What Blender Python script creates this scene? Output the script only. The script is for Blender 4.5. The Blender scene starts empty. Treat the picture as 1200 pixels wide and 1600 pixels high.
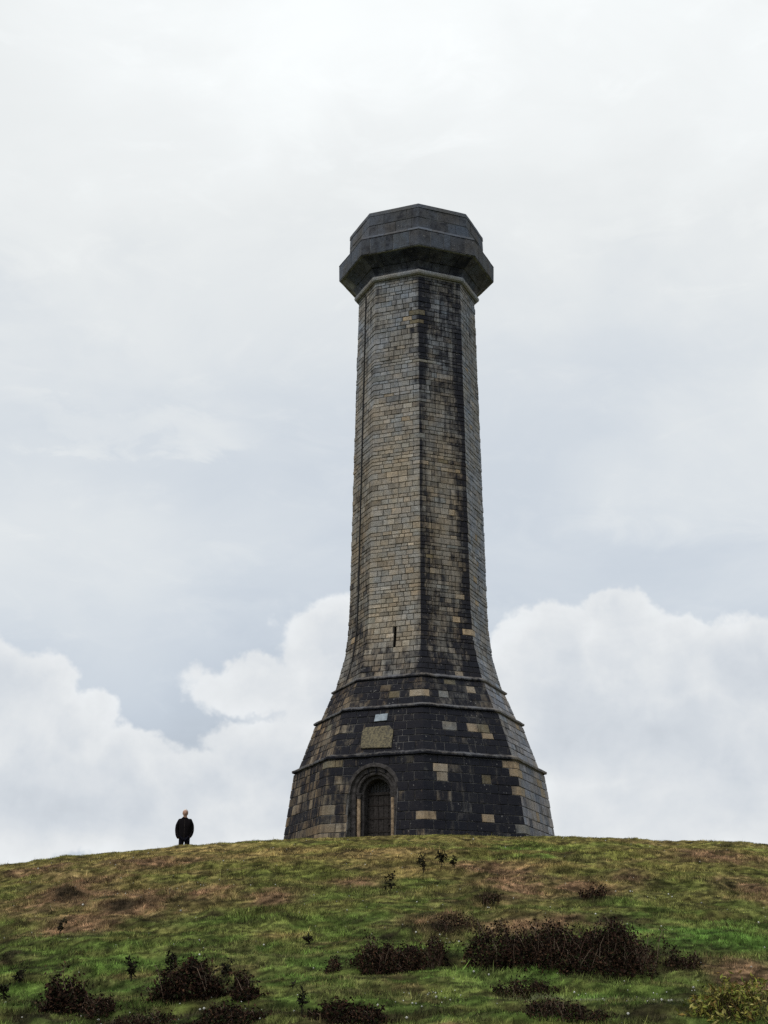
import bpy, bmesh, math, random
import numpy as np
from mathutils import Vector, Matrix

random.seed(11)
RNG = np.random.default_rng(11)
R = math.radians
sc = bpy.context.scene
COL = sc.collection

# ------------------------------------------------------------------ camera
EYE = 1.6
F_PX, PITCH, ROLL = 2344.5, 0.3254, 0.0021
cam_d = bpy.data.cameras.new('camera'); cam = bpy.data.objects.new('camera', cam_d); COL.objects.link(cam)
cam_d.sensor_fit = 'VERTICAL'; cam_d.sensor_height = 36.0; cam_d.sensor_width = 27.0
cam_d.lens = F_PX / 1600 * 36.0
cam_d.clip_start = 0.1; cam_d.clip_end = 6000
_fw = Vector((0, math.cos(PITCH), math.sin(PITCH))); _rt = Vector((1, 0, 0)); _up = Vector((0, -math.sin(PITCH), math.cos(PITCH)))
_rt2 = _rt * math.cos(ROLL) + _up * math.sin(ROLL); _up2 = -_rt * math.sin(ROLL) + _up * math.cos(ROLL)
cam.matrix_world = Matrix(((_rt2.x, _up2.x, -_fw.x, 0), (_rt2.y, _up2.y, -_fw.y, 0), (_rt2.z, _up2.z, -_fw.z, EYE), (0, 0, 0, 1)))
sc.camera = cam

def ray(px, py):
    """direction through a pixel of the 1200x1600 photograph"""
    return (_rt2 * ((px - 600) / F_PX) + _up2 * ((800 - py) / F_PX) + _fw).normalized()

def azel(px, py):
    d = ray(px, py)
    return math.degrees(math.atan2(d.x, d.y)), math.degrees(math.asin(d.z))

# ------------------------------------------------------------------ view
sc.view_settings.view_transform = 'Standard'; sc.view_settings.look = 'None'
sc.view_settings.exposure = 0.0; sc.view_settings.gamma = 1.0
sc.view_settings.use_curve_mapping = False
sc.cycles.use_denoising = False
sc.cycles.max_bounces = 4; sc.cycles.diffuse_bounces = 2

# ------------------------------------------------------------------ sun behind thin cloud
SUN_AZ, SUN_EL = -38.0, 48.0          # the light comes from behind the camera's left shoulder
sd = Vector((math.sin(R(180 + SUN_AZ + 76)) , -abs(math.cos(R(SUN_AZ))), math.tan(R(SUN_EL)))).normalized()
sun_d = bpy.data.lights.new('sun', 'SUN'); sun = bpy.data.objects.new('sun', sun_d); COL.objects.link(sun)
sun_d.energy = 1.4; sun_d.angle = R(25); sun_d.color = (1.0, 0.95, 0.88)
sun.rotation_euler = sd.to_track_quat('Z', 'Y').to_euler()
sun.location = (-20, -10, 60)

# ------------------------------------------------------------------ node helper
class NT:
    def __init__(s, tree): s.t = tree; s.n = tree.nodes; s.l = tree.links
    def node(s, typ, **kw):
        n = s.n.new(typ)
        for k, v in kw.items(): setattr(n, k, v)
        return n
    def put(s, sock, v):
        if hasattr(v, 'is_output'): s.l.new(v, sock)
        elif isinstance(v, (tuple, list)):
            v = tuple(v)
            if len(sock.default_value) == 4 and len(v) == 3: v = v + (1,)
            sock.default_value = v
        else: sock.default_value = v
    def math(s, op, a, b=0.0, c=None, clamp=False):
        n = s.node('ShaderNodeMath', operation=op, use_clamp=clamp)
        s.put(n.inputs[0], a); s.put(n.inputs[1], b)
        if c is not None: s.put(n.inputs[2], c)
        return n.outputs[0]
    def vmath(s, op, a, b=None, scale=None):
        n = s.node('ShaderNodeVectorMath', operation=op)
        s.put(n.inputs[0], a)
        if b is not None: s.put(n.inputs[1], b)
        if scale is not None: s.put(n.inputs['Scale'], scale)
        return n.outputs[1] if op == 'LENGTH' else n.outputs[0]
    def noise(s, vec, scale, detail=4.0, rough=0.55, dist=0.0, color=False):
        n = s.node('ShaderNodeTexNoise')
        s.put(n.inputs['Vector'], vec); n.inputs['Scale'].default_value = scale
        n.inputs['Detail'].default_value = detail; n.inputs['Roughness'].default_value = rough
        n.inputs['Distortion'].default_value = dist
        return n.outputs['Color'] if color else n.outputs['Fac']
    def ramp(s, v, a, b, lo=0.0, hi=1.0, smooth=True):
        n = s.node('ShaderNodeMapRange')
        n.interpolation_type = 'SMOOTHSTEP' if smooth else 'LINEAR'
        s.put(n.inputs['Value'], v); s.put(n.inputs['From Min'], a); s.put(n.inputs['From Max'], b)
        s.put(n.inputs['To Min'], lo); s.put(n.inputs['To Max'], hi)
        return n.outputs['Result']
    def mix(s, f, a, b, mode='MIX'):
        n = s.node('ShaderNodeMix', data_type='RGBA', blend_type=mode)
        s.put(n.inputs['Factor'], f); s.put(n.inputs[6], a); s.put(n.inputs[7], b)
        return n.outputs[2]

# ------------------------------------------------------------------ overcast sky
world = bpy.data.worlds.new('World'); sc.world = world; world.use_nodes = True
W = NT(world.node_tree); W.n.clear()
gen = W.node('ShaderNodeTexCoord').outputs['Generated']
sep = W.node('ShaderNodeSeparateXYZ'); W.l.new(gen, sep.inputs[0])
dx, dy, dz = sep.outputs
AZ = W.math('MULTIPLY', W.math('ARCTAN2', dx, dy), 57.29578)
EL = W.math('MULTIPLY', W.math('ARCSINE', dz), 57.29578)
sky = W.node('ShaderNodeTexSky', sky_type='NISHITA'); sky.sun_disc = False
sky.sun_elevation = R(SUN_EL); sky.sun_rotation = math.atan2(sd.x, sd.y)
blue = W.vmath('SCALE', sky.outputs[0], scale=0.10)
# soft high layer
n_big = W.noise(gen, 2.6, 3.0, 0.5)
n_mid = W.noise(W.vmath('MULTIPLY', gen, (1.0, 1.0, 1.8)), 6.0, 5.0, 0.55, 0.4)
n_wisp = W.noise(W.vmath('MULTIPLY', gen, (1.0, 1.0, 2.4)), 17.0, 5.0, 0.6, 0.6)
hi_l = W.math('ADD', W.ramp(n_big, 0.35, 0.65, -0.03, 0.035), W.ramp(n_mid, 0.3, 0.7, -0.03, 0.04))
hi_l = W.math('ADD', hi_l, W.ramp(n_wisp, 0.5, 0.75, 0.0, 0.03))
up_l = W.ramp(EL, 19.0, 38.0, 0.0, 0.19)                 # an overcast sky brightens towards the zenith
thin = W.ramp(EL, 7.0, 18.0, 0.16, 0.0)
veil = W.math('SUBTRACT', W.math('ADD', W.math('ADD', 0.752, hi_l), up_l), thin)
for (x_, y_, rx_, ry_, am_) in ((285, 668, 85, 30, .05), (110, 665, 80, 22, .03), (1130, 720, 220, 110, .045), (620, 60, 420, 130, .04)):
    a_, e_ = azel(x_, y_)
    wa = W.math('MULTIPLY_ADD', W.math('SUBTRACT', n_mid, 0.5), 9.0, AZ); we = W.math('MULTIPLY_ADD', W.math('SUBTRACT', n_wisp, 0.5), 5.0, EL)
    u_ = W.math('MULTIPLY', W.math('SUBTRACT', wa, a_), 41.0 / rx_); v_ = W.math('MULTIPLY', W.math('SUBTRACT', we, e_), 41.0 / ry_)
    veil = W.math('ADD', veil, W.ramp(W.math('ADD', W.math('MULTIPLY', u_, u_), W.math('MULTIPLY', v_, v_)), 0.0, 2.2, am_, 0.0))
veil_c = W.mix(W.ramp(veil, 0.62, 0.90), (0.88, 0.975, 1.09), (0.98, 1.01, 1.01))
veil_c = W.vmath('SCALE', veil_c, scale=veil)
veil_c = W.mix(0.06, veil_c, blue)
# heaped cloud: a union of rounded heads (azimuth, elevation, half sizes in degrees) torn by noise
warp = W.noise(gen, 9.0, 5.0, 0.55, color=True)
warp2 = W.noise(gen, 34.0, 4.0, 0.6, color=True)
wsep = W.node('ShaderNodeSeparateXYZ'); W.l.new(warp, wsep.inputs[0])
wsep2 = W.node('ShaderNodeSeparateXYZ'); W.l.new(warp2, wsep2.inputs[0])
def wcoord(base, a, b, off=0.0):
    v = W.math('MULTIPLY_ADD', W.math('SUBTRACT', a, 0.5), 3.4, base)
    v = W.math('MULTIPLY_ADD', W.math('SUBTRACT', b, 0.5), 2.0, v)
    return W.math('ADD', v, off)
HEADS = [(20, 1120, 110, 110), (110, 1150, 95, 75), (-60, 1060, 120, 90), (200, 1215, 100, 75), (60, 1250, 240, 90), (-80, 1270, 160, 110),
         (300, 1250, 75, 55), (345, 1235, 70, 55), (520, 1010, 95, 70), (400, 1075, 95, 42), (560, 1080, 130, 90), (430, 1175, 95, 62),
         (530, 1210, 140, 90), (860, 1020, 95, 88), (970, 1000, 85, 85), (1060, 1040, 90, 75), (1170, 1040, 120, 80),
         (900, 1140, 160, 110), (1100, 1170, 180, 120), (1010, 1260, 320, 90), (760, 1080, 70, 70), (400, 1290, 400, 55)]
def heads(azn, eln, limit=None):
    d = None
    for (x, y, rx, ry) in HEADS:
        a, e = azel(x, y)
        u = W.math('MULTIPLY', W.math('SUBTRACT', azn, a), 41.0 / rx)
        v = W.math('MULTIPLY', W.math('SUBTRACT', eln, e), 41.0 / ry)
        q = W.math('SUBTRACT', 1.0, W.math('SQRT', W.math('ADD', W.math('MULTIPLY', u, u), W.math('MULTIPLY', v, v))))
        q = W.math('MULTIPLY', q, min(rx, ry) / 80.0)
        d = q if d is None else W.math('SMOOTH_MAX', d, q, 0.12)
    bank = W.math('MULTIPLY', W.math('SUBTRACT', 4.5, eln), 0.12)     # the bank goes on round the horizon
    aside = W.ramp(W.math('ABSOLUTE', azn), 17.0, 24.0, 0.0, 8.0)
    bank = W.math('MULTIPLY_ADD', aside, 0.12, bank)
    return W.math('SMOOTH_MAX', d, bank, 0.12)
az1 = wcoord(AZ, wsep.outputs[0], wsep2.outputs[0]); el1 = wcoord(EL, wsep.outputs[1], wsep2.outputs[1])
D0 = heads(az1, el1)
cum = W.ramp(D0, -0.06, 0.13)
puff = W.noise(W.vmath('ADD', gen, W.vmath('SCALE', warp, scale=0.05)), 13.0, 5.0, 0.55)
puff_s = W.noise(W.vmath('ADD', W.vmath('ADD', gen, W.vmath('SCALE', warp, scale=0.05)), (0.012, 0.0, 0.018)), 13.0, 5.0, 0.55)
relief = W.math('MULTIPLY', W.math('SUBTRACT', puff, puff_s), 0.32)
edge = W.ramp(D0, 0.0, 0.75, 0.055, -0.035)               # heads bright at the rim, greyer inside
cum_l = W.math('ADD', W.math('ADD', 0.785, relief), W.math('ADD', edge, W.ramp(n_mid, 0.3, 0.7, -0.05, 0.05)))
cum_c = W.vmath('SCALE', W.mix(W.ramp(cum_l, 0.66, 0.84), (0.92, 0.985, 1.06), (0.97, 1.0, 1.02)), scale=cum_l)
allc = W.mix(W.math('MULTIPLY', cum, 0.93), veil_c, cum_c)
bg = W.node('ShaderNodeBackground'); W.l.new(allc, bg.inputs['Color']); bg.inputs['Strength'].default_value = 1.0
wo = W.node('ShaderNodeOutputWorld'); W.l.new(bg.outputs[0], wo.inputs['Surface'])

# ------------------------------------------------------------------ small helpers
def tag(o, label=None, cat=None, group=None, kind=None):
    if label: o['label'] = label
    if cat: o['category'] = cat
    if group: o['group'] = group
    if kind: o['kind'] = kind
    return o
def empty(name, loc=(0, 0, 0), parent=None):
    o = bpy.data.objects.new(name, None); COL.objects.link(o); o.location = loc; o.parent = parent
    o.empty_display_size = 0.2
    return o
def mesh(name, v, f, mat=None, parent=None, smooth=False, attrs=None, loc=None):
    me = bpy.data.meshes.new(name); me.from_pydata([tuple(p) for p in v], [], f)
    for an, (typ, data) in (attrs or {}).items():
        a = me.attributes.new(an, typ, 'POINT')
        arr = np.asarray(data, dtype=np.float32)
        if typ == 'FLOAT_COLOR':
            if arr.shape[1] == 3: arr = np.concatenate([arr, np.ones((len(arr), 1), np.float32)], 1)
            a.data.foreach_set('color', arr.ravel())
        else: a.data.foreach_set('value', arr.ravel())
    if smooth: me.polygons.foreach_set('use_smooth', [True] * len(me.polygons))
    me.update()
    o = bpy.data.objects.new(name, me); COL.objects.link(o)
    if mat: me.materials.append(mat)
    if parent: o.parent = parent
    if loc is not None: o.location = loc
    return o
def tri_mesh(name, V, T, mat, parent=None, col=None, loc=None):
    """numpy vertices (n,3) and triangles (m,3), quick path for many small faces"""
    me = bpy.data.meshes.new(name)
    me.vertices.add(len(V)); me.vertices.foreach_set('co', np.asarray(V, np.float32).ravel())
    me.loops.add(len(T) * 3); me.loops.foreach_set('vertex_index', np.asarray(T, np.int32).ravel())
    me.polygons.add(len(T)); me.polygons.foreach_set('loop_start', np.arange(0, len(T) * 3, 3, dtype=np.int32))
    me.update(calc_edges=True)
    if col is not None:
        a = me.attributes.new('tone', 'FLOAT_COLOR', 'POINT')
        a.data.foreach_set('color', np.concatenate([col, np.ones((len(col), 1))], 1).astype(np.float32).ravel())
    me.materials.append(mat)
    o = bpy.data.objects.new(name, me); COL.objects.link(o)
    if parent: o.parent = parent
    if loc is not None: o.location = loc
    return o
def new_mat(name):
    m = bpy.data.materials.new(name); m.use_nodes = True
    t = NT(m.node_tree)
    return m, t, t.n['Principled BSDF']

# numpy value noise
_TAB = np.random.default_rng(5).random((256, 256))
def vnoise(x, y):
    xi = np.floor(x).astype(int); yi = np.floor(y).astype(int); fx = x - xi; fy = y - yi
    fx = fx * fx * (3 - 2 * fx); fy = fy * fy * (3 - 2 * fy)
    g = lambda a, b: _TAB[a & 255, b & 255]
    return (g(xi, yi) * (1 - fx) + g(xi + 1, yi) * fx) * (1 - fy) + (g(xi, yi + 1) * (1 - fx) + g(xi + 1, yi + 1) * fx) * fy
def fbm(x, y, o=4):
    s = 0; a = 0.5; t = 0
    for i in range(o):
        s = s + a * vnoise(x + 17.3 * i, y + 9.1 * i); t += a; a *= 0.5; x = x * 2.03; y = y * 2.03
    return s / t
def sstep(a, b, x):
    t = np.clip((x - a) / (b - a), 0, 1); return t * t * (3 - 2 * t)

# ------------------------------------------------------------------ materials
def stone_material():
    m, t, b = new_mat('weathered_stone')
    geo = t.node('ShaderNodeNewGeometry').outputs['Position']
    tone = t.node('ShaderNodeAttribute', attribute_name='tone').outputs['Color']
    soot_shade = t.node('ShaderNodeAttribute', attribute_name='soot_shade').outputs['Fac']
    big = t.noise(geo, 1.1, 5, 0.6)
    mid = t.noise(geo, 4.5, 5, 0.65)
    fine = t.noise(geo, 26.0, 4, 0.7)
    streak = t.noise(t.vmath('MULTIPLY', geo, (7.0, 7.0, 0.45)), 1.0, 4, 0.6)
    base = t.vmath('SCALE', tone, scale=t.ramp(fine, 0.25, 0.75, 0.45, 1.5, smooth=False))
    base = t.vmath('SCALE', base, scale=t.ramp(mid, 0.3, 0.7, 0.78, 1.2, smooth=False))
    warm = t.mix(t.ramp(big, 0.35, 0.65), (0.93, 0.98, 1.06), (1.08, 1.0, 0.88))
    base = t.mix(1.0, base, warm, 'MULTIPLY')
    s = t.math('ADD', soot_shade, t.math('MULTIPLY', t.math('SUBTRACT', mid, 0.5), 0.9))
    sz = t.node('ShaderNodeSeparateXYZ'); t.put(sz.inputs[0], geo)
    run = t.ramp(sz.outputs[2], 26.0, 27.2, 0.9, 0.15)          # rain runs show on the walls below the head
    s = t.math('ADD', s, t.math('MULTIPLY', t.math('SUBTRACT', streak, 0.5), run))
    s = t.math('ADD', s, t.math('MULTIPLY', t.math('SUBTRACT', big, 0.5), 0.5))
    s = t.math('ADD', s, t.math('MULTIPLY', t.math('SUBTRACT', fine, 0.5), 0.55))
    mask = t.ramp(s, 0.24, 0.78, 0.0, 0.97)
    soot_shade_c = t.mix(mid, (0.006, 0.008, 0.016), (0.020, 0.021, 0.027))
    c = t.mix(mask, base, soot_shade_c)
    vor = t.node('ShaderNodeTexVoronoi', feature='F1'); t.put(vor.inputs['Vector'], geo); vor.inputs['Scale'].default_value = 7.5
    spot = t.math('LESS_THAN', t.math('ADD', vor.outputs['Distance'], t.math('MULTIPLY', t.math('SUBTRACT', fine, 0.5), 0.35)), 0.17)
    spot = t.math('MULTIPLY', spot, t.ramp(t.noise(geo, 1.7, 3), 0.52, 0.64))
    c = t.mix(t.math('MULTIPLY', spot, 0.45), c, (0.26, 0.255, 0.245))
    bloom = t.math('MULTIPLY', t.ramp(t.noise(geo, 9.0, 5, 0.75), 0.56, 0.74), t.ramp(t.noise(geo, 0.9, 3), 0.45, 0.62))
    c = t.mix(t.math('MULTIPLY', bloom, 0.15), c, (0.17, 0.165, 0.155))
    t.put(b.inputs['Base Color'], c); b.inputs['Roughness'].default_value = 0.9
    b.inputs['Specular IOR Level'].default_value = 0.06
    bp = t.node('ShaderNodeBump'); bp.inputs['Strength'].default_value = 0.7; bp.inputs['Distance'].default_value = 0.03
    t.put(bp.inputs['Height'], t.math('ADD', fine, mid)); t.l.new(bp.outputs[0], b.inputs['Normal'])
    return m
M_STONE = stone_material()
def plain(name, col, rough=0.9, var=0.25, scale=20.0, bump=0.3, metal=0.0, spec=0.08, dist=0.01):
    m, t, b = new_mat(name)
    geo = t.node('ShaderNodeNewGeometry').outputs['Position']
    n = t.noise(geo, scale, 4, 0.65)
    lo = tuple(c * (1 - var) for c in col); hi = tuple(c * (1 + var) for c in col)
    t.put(b.inputs['Base Color'], t.mix(t.ramp(n, 0.3, 0.7), lo, hi))
    b.inputs['Roughness'].default_value = rough; b.inputs['Metallic'].default_value = metal
    b.inputs['Specular IOR Level'].default_value = spec
    if bump:
        bp = t.node('ShaderNodeBump'); bp.inputs['Strength'].default_value = bump; bp.inputs['Distance'].default_value = dist
        t.put(bp.inputs['Height'], n); t.l.new(bp.outputs[0], b.inputs['Normal'])
    return m
M_MORTAR = plain('pale_lime_mortar', (0.085, 0.083, 0.082), var=0.9, scale=2.5)
M_SHAFT_MORTAR = plain('eroded_shaft_mortar', (0.055, 0.050, 0.045), var=0.4, scale=6)
M_HEAD_MORTAR = plain('pale_head_pointing', (0.17, 0.175, 0.185), var=0.5, scale=3)
M_IRON = plain('rusted_iron', (0.035, 0.03, 0.028), 0.7, 0.4, 30, metal=0.5)
M_COPPER = plain('dull_conductor_strip', (0.03, 0.03, 0.032), 0.8)
M_OAK = plain('grey_weathered_oak', (0.036, 0.032, 0.031), 0.85, 0.4, 14)
M_PALE = plain('bare_warm_ashlar', (0.20, 0.15, 0.10), 0.9, 0.45, 8)
M_DARKARCH = plain('sooted_moulding', (0.052, 0.048, 0.048), 0.9, 0.5, 7)
M_PLAQUE = plain('pale_slate_plaque', (0.26, 0.30, 0.34), 0.7, 0.25, 9, bump=0.1)
def tablet_material():
    m, t, b = new_mat('lichened_tablet')
    geo = t.node('ShaderNodeNewGeometry').outputs['Position']
    n = t.noise(geo, 16, 5, 0.7); n2 = t.noise(geo, 3.0, 3, 0.5)
    c = t.mix(t.ramp(n, 0.36, 0.62), (0.045, 0.040, 0.032), (0.165, 0.142, 0.085))
    c = t.mix(t.ramp(n2, 0.55, 0.7, 0, 0.6), c, (0.06, 0.058, 0.052))
    t.put(b.inputs['Base Color'], c); b.inputs['Roughness'].default_value = 0.95
    return m
M_TABLET = tablet_material()
def tone_material(name, rough=0.8, spec=0.2, trans=0.0, var=0.25):
    m, t, b = new_mat(name)
    tone = t.node('ShaderNodeAttribute', attribute_name='tone').outputs['Color']
    geo = t.node('ShaderNodeNewGeometry').outputs['Position']
    n = t.noise(geo, 5.0, 3, 0.6)
    t.put(b.inputs['Base Color'], t.vmath('SCALE', tone, scale=t.ramp(n, 0.3, 0.7, 1 - var, 1 + var, smooth=False)))
    b.inputs['Roughness'].default_value = rough; b.inputs['Specular IOR Level'].default_value = spec
    return m
M_GRASS = tone_material('turf_grass_blades', 0.85, 0.1)
M_LEAF = tone_material('scrub_leaves', 0.9, 0.06)
M_STEM = tone_material('scrub_stems', 0.85, 0.15)

# ------------------------------------------------------------------ hill
TX, TY, TPHI = 1.1767, 49.4246, 0.0072        # tower axis and turn
_CP = np.array([(-2000, -60), (-200, -6), (-50, -1.2), (-10, -0.15), (0, 0), (8, 0.25), (14, 0.78), (20, 1.64), (26, 2.95), (32, 4.32), (38, 5.62),
                (41, 6.17), (43.5, 6.50), (45.5, 6.66), (48, 6.76), (52, 6.82), (58, 6.6), (70, 5.0), (100, 0), (200, -16), (600, -45), (3000, -70)], float)
_m = np.gradient(_CP[:, 1], _CP[:, 0])
def profile(y):
    y = np.clip(y, _CP[0, 0], _CP[-1, 0]); i = np.clip(np.searchsorted(_CP[:, 0], y) - 1, 0, len(_CP) - 2)
    h = _CP[i + 1, 0] - _CP[i, 0]; t = (y - _CP[i, 0]) / h
    return ((2 * t**3 - 3 * t**2 + 1) * _CP[i, 1] + (t**3 - 2 * t**2 + t) * h * _m[i] + (-2 * t**3 + 3 * t**2) * _CP[i + 1, 1] + (t**3 - t**2) * h * _m[i + 1])
MOUNDS = []          # (x, y, rx, ry, height), filled below
def H0(x, y):
    x = np.asarray(x, float); y = np.asarray(y, float)
    u = x - 1.6
    side = np.where(u < 0, 0.0057, 0.0031) * u * u
    side = np.where(np.abs(u) > 14, np.where(u < 0, 0.0057, 0.0031) * 14 * (2 * np.abs(u) - 14), side)
    side = np.minimum(side, 60)
    back = 1 - 0.45 * sstep(44, 51, y) * (1 - sstep(60, 80, y))
    front = sstep(-10, 25, y) * 0.6 + 0.4
    return profile(y) - side * back * front
def H(x, y):
    x = np.asarray(x, float); y = np.asarray(y, float)
    z = H0(x, y)
    near = 1 - sstep(70, 120, np.abs(y - 25))
    z = z + near * (0.20 * (fbm(x * 0.22 + 3, y * 0.22 + 8, 3) - 0.5) * (1 - 0.6 * sstep(40, 44, y)))
    z = z + near * 0.22 * (fbm(x * 0.55 + 31, y * 1.7 + 4, 3) - 0.5) * (1 - 0.5 * sstep(41, 44, y))   # little sheep terraces
    z = z + near * 0.16 * (1 - 0.4 * sstep(41, 44, y)) * (fbm(x * 2.2 + 11, y * 3.0 + 40, 3) - 0.5)
    for (mx, my, rx, ry, h) in MOUNDS:
        z = z + h * np.exp(-(((x - mx) / rx) ** 2 + ((y - my) / ry) ** 2))
    return z
def hz(x, y): return float(H(np.array([x]), np.array([y]))[0])
def ground_at(px, py):
    """where the line of sight through a photo pixel first meets the hill"""
    d = ray(px, py); ts = np.arange(14, 60, 0.03)
    X, Y, Z = d.x * ts, d.y * ts, EYE + d.z * ts
    below = np.nonzero(Z < H0(X, Y))[0]
    i = below[0] if len(below) else int(np.argmin(Z - H0(X, Y)))
    return float(X[i]), float(Y[i])
def blob(px, py, rx, ry):
    """a patch of the hillside that measures rx x ry photo pixels"""
    x, y = ground_at(px, py); s = F_PX / math.hypot(y, 3)
    y2 = ground_at(px, py - ry)[1]; y1 = ground_at(px, min(py + ry, 1610))[1]
    return x, y, rx / s, max(0.25, min(4.0, (y2 - y1) / 2))
for (px, py, rx, ry, h) in [(105, 1398, 26, 10, .30), (190, 1413, 26, 8, .2), (335, 1426, 20, 6, .18), (540, 1334, 22, 5, .12), (985, 1368, 24, 7, .22),
                            (945, 1405, 40, 8, .2), (775, 1392, 40, 9, .22), (870, 1360, 40, 6, .15), (320, 1355, 30, 5, .12), (190, 1352, 30, 5, .12),
                            (235, 1347, 30, 4, .1), (620, 1440, 40, 8, .15), (700, 1440, 30, 8, .16), (15, 1490, 20, 8, .2), (120, 1505, 20, 6, .1),
                            (1110, 1340, 40, 6, .15), (1190, 1560, 40, 10, .2), (870, 1500, 140, 25, .3), (640, 1500, 70, 15, .2), (450, 1440, 40, 7, .1)]:
    b_ = blob(px, py, rx, ry); MOUNDS.append((b_[0], b_[1], b_[2], max(b_[3], 0.3), h * .5))

MOUNDS.append((-7.4, 49.2, 3.2, 2.6, -.56))

# patches of colour on the hillside: (x, y, rx, ry)
BROWN = [blob(*p) for p in [(110, 1395, 70, 26), (215, 1410, 90, 24), (140, 1445, 70, 16), (320, 1400, 50, 16), (800, 1385, 70, 22), (770, 1360, 60, 14),
                            (900, 1388, 60, 14), (985, 1375, 34, 10), (1120, 1342, 60, 10), (1180, 1390, 50, 18), (1175, 1535, 60, 26), (60, 1362, 60, 8),
                            (240, 1350, 90, 8), (680, 1440, 60, 12), (860, 1445, 110, 14), (430, 1400, 50, 10), (560, 1380, 40, 8)]]
STRAW = [blob(*p) for p in [(640, 1365, 60, 8), (930, 1385, 50, 7), (830, 1355, 70, 8), (430, 1335, 100, 8), (600, 1340, 90, 10), (290, 1330, 120, 7), (140, 1430, 50, 8),
                            (330, 1395, 40, 8), (440, 1460, 40, 8), (720, 1350, 40, 6)]]
LUSH = [blob(*p) for p in [(720, 1535, 110, 16), (560, 1545, 90, 14), (150, 1545, 120, 22), (1080, 1465, 110, 24), (740, 1325, 150, 8), (480, 1520, 130, 20),
                           (900, 1560, 90, 10), (380, 1490, 80, 16), (900, 1345, 60, 6), (30, 1570, 60, 16), (1000, 1520, 60, 10)]]
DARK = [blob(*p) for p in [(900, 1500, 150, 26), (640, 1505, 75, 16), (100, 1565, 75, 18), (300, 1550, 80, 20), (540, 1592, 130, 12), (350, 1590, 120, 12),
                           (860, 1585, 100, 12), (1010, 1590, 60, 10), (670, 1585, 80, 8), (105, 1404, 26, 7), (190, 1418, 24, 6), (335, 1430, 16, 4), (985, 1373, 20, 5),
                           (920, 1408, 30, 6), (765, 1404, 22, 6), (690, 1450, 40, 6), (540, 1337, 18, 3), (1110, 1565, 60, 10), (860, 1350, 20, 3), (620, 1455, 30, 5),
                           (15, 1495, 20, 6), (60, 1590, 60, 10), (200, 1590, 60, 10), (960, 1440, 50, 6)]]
PATHY = blob(940, 1562, 150, 4)
def psum(lst, x, y):
    s = np.zeros_like(x)
    for (a, b, rx, ry) in lst: s = np.maximum(s, np.exp(-(((x - a) / rx) ** 2 + ((y - b) / ry) ** 2)))
    return s
C_ = lambda *c: np.array(c)
def turf_colour(x, y, rnd=None):
    n1 = fbm(x * 0.5 + 50, y * 0.9 + 20, 4); n2 = fbm(x * 1.8 + 7, y * 3.0 + 90, 4); n3 = fbm(x * 6 + 3, y * 9 + 9, 3); n5 = fbm(x * 10 + 40, y * 14 + 70, 2); n4 = fbm(x * 0.9 + 150, y * 2.2 + 60, 4)
    st = lambda q, g=2.3: np.clip((q - .5) * g + .5, 0, 1.1)
    n2 = st(n2); n3 = st(n3, 2.0)
    up = sstep(24, 40, y)[:, None]
    green = C_(.075, .110, .026) * (1 - up) + C_(.150, .142, .042) * up
    c = green * (0.40 + 1.2 * n2[:, None])
    lush = np.clip(psum(LUSH, x, y) * 1.0 + (n1 - 0.58) * 1.6, 0, 1)[:, None]
    c = c * (1 - lush) + C_(.088, .160, .034) * (0.55 + 0.9 * n2[:, None]) * lush
    olive = sstep(.42, .66, n4)[:, None] * (0.3 + 0.5 * up)
    c = c * (1 - olive) + C_(.190, .150, .058) * olive * (0.6 + 0.8 * n3[:, None])
    straw = np.clip(psum(STRAW, x, y) * 0.9 * (0.4 + 1.2 * n2), 0, .9)[:, None]
    c = c * (1 - straw) + C_(.28, .20, .085) * straw
    br = np.clip(psum(BROWN, x, y) * (0.38 + 1.3 * n2) + (n1 < .36) * .25, 0, .92)[:, None]
    c = c * (1 - br) + (C_(.225, .132, .084) * (0.32 + 1.0 * n3[:, None])) * br
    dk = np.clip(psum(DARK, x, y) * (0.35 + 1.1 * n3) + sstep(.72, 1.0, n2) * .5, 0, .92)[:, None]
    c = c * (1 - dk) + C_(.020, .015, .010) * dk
    dash = fbm(x * 2.6 + 77, y * 7.5 + 33, 3); dd = (sstep(.56, .68, dash) * .62)[:, None]
    c = c * (1 - dd) + C_(.026, .020, .012) * dd
    c = c * (0.42 + 1.15 * st(n5, 2.8))[:, None]
    pa = np.exp(-(((y - PATHY[1] - 0.10 * np.sin(x * 1.3)) / 0.12) ** 2)) * sstep(1.0, 2.0, x) * (1 - sstep(4.3, 5.0, x)) * .75
    c = c * (1 - pa[:, None]) + C_(.16, .165, .10) * pa[:, None]
    return c * C_(1.46, 1.50, 1.40)

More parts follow.
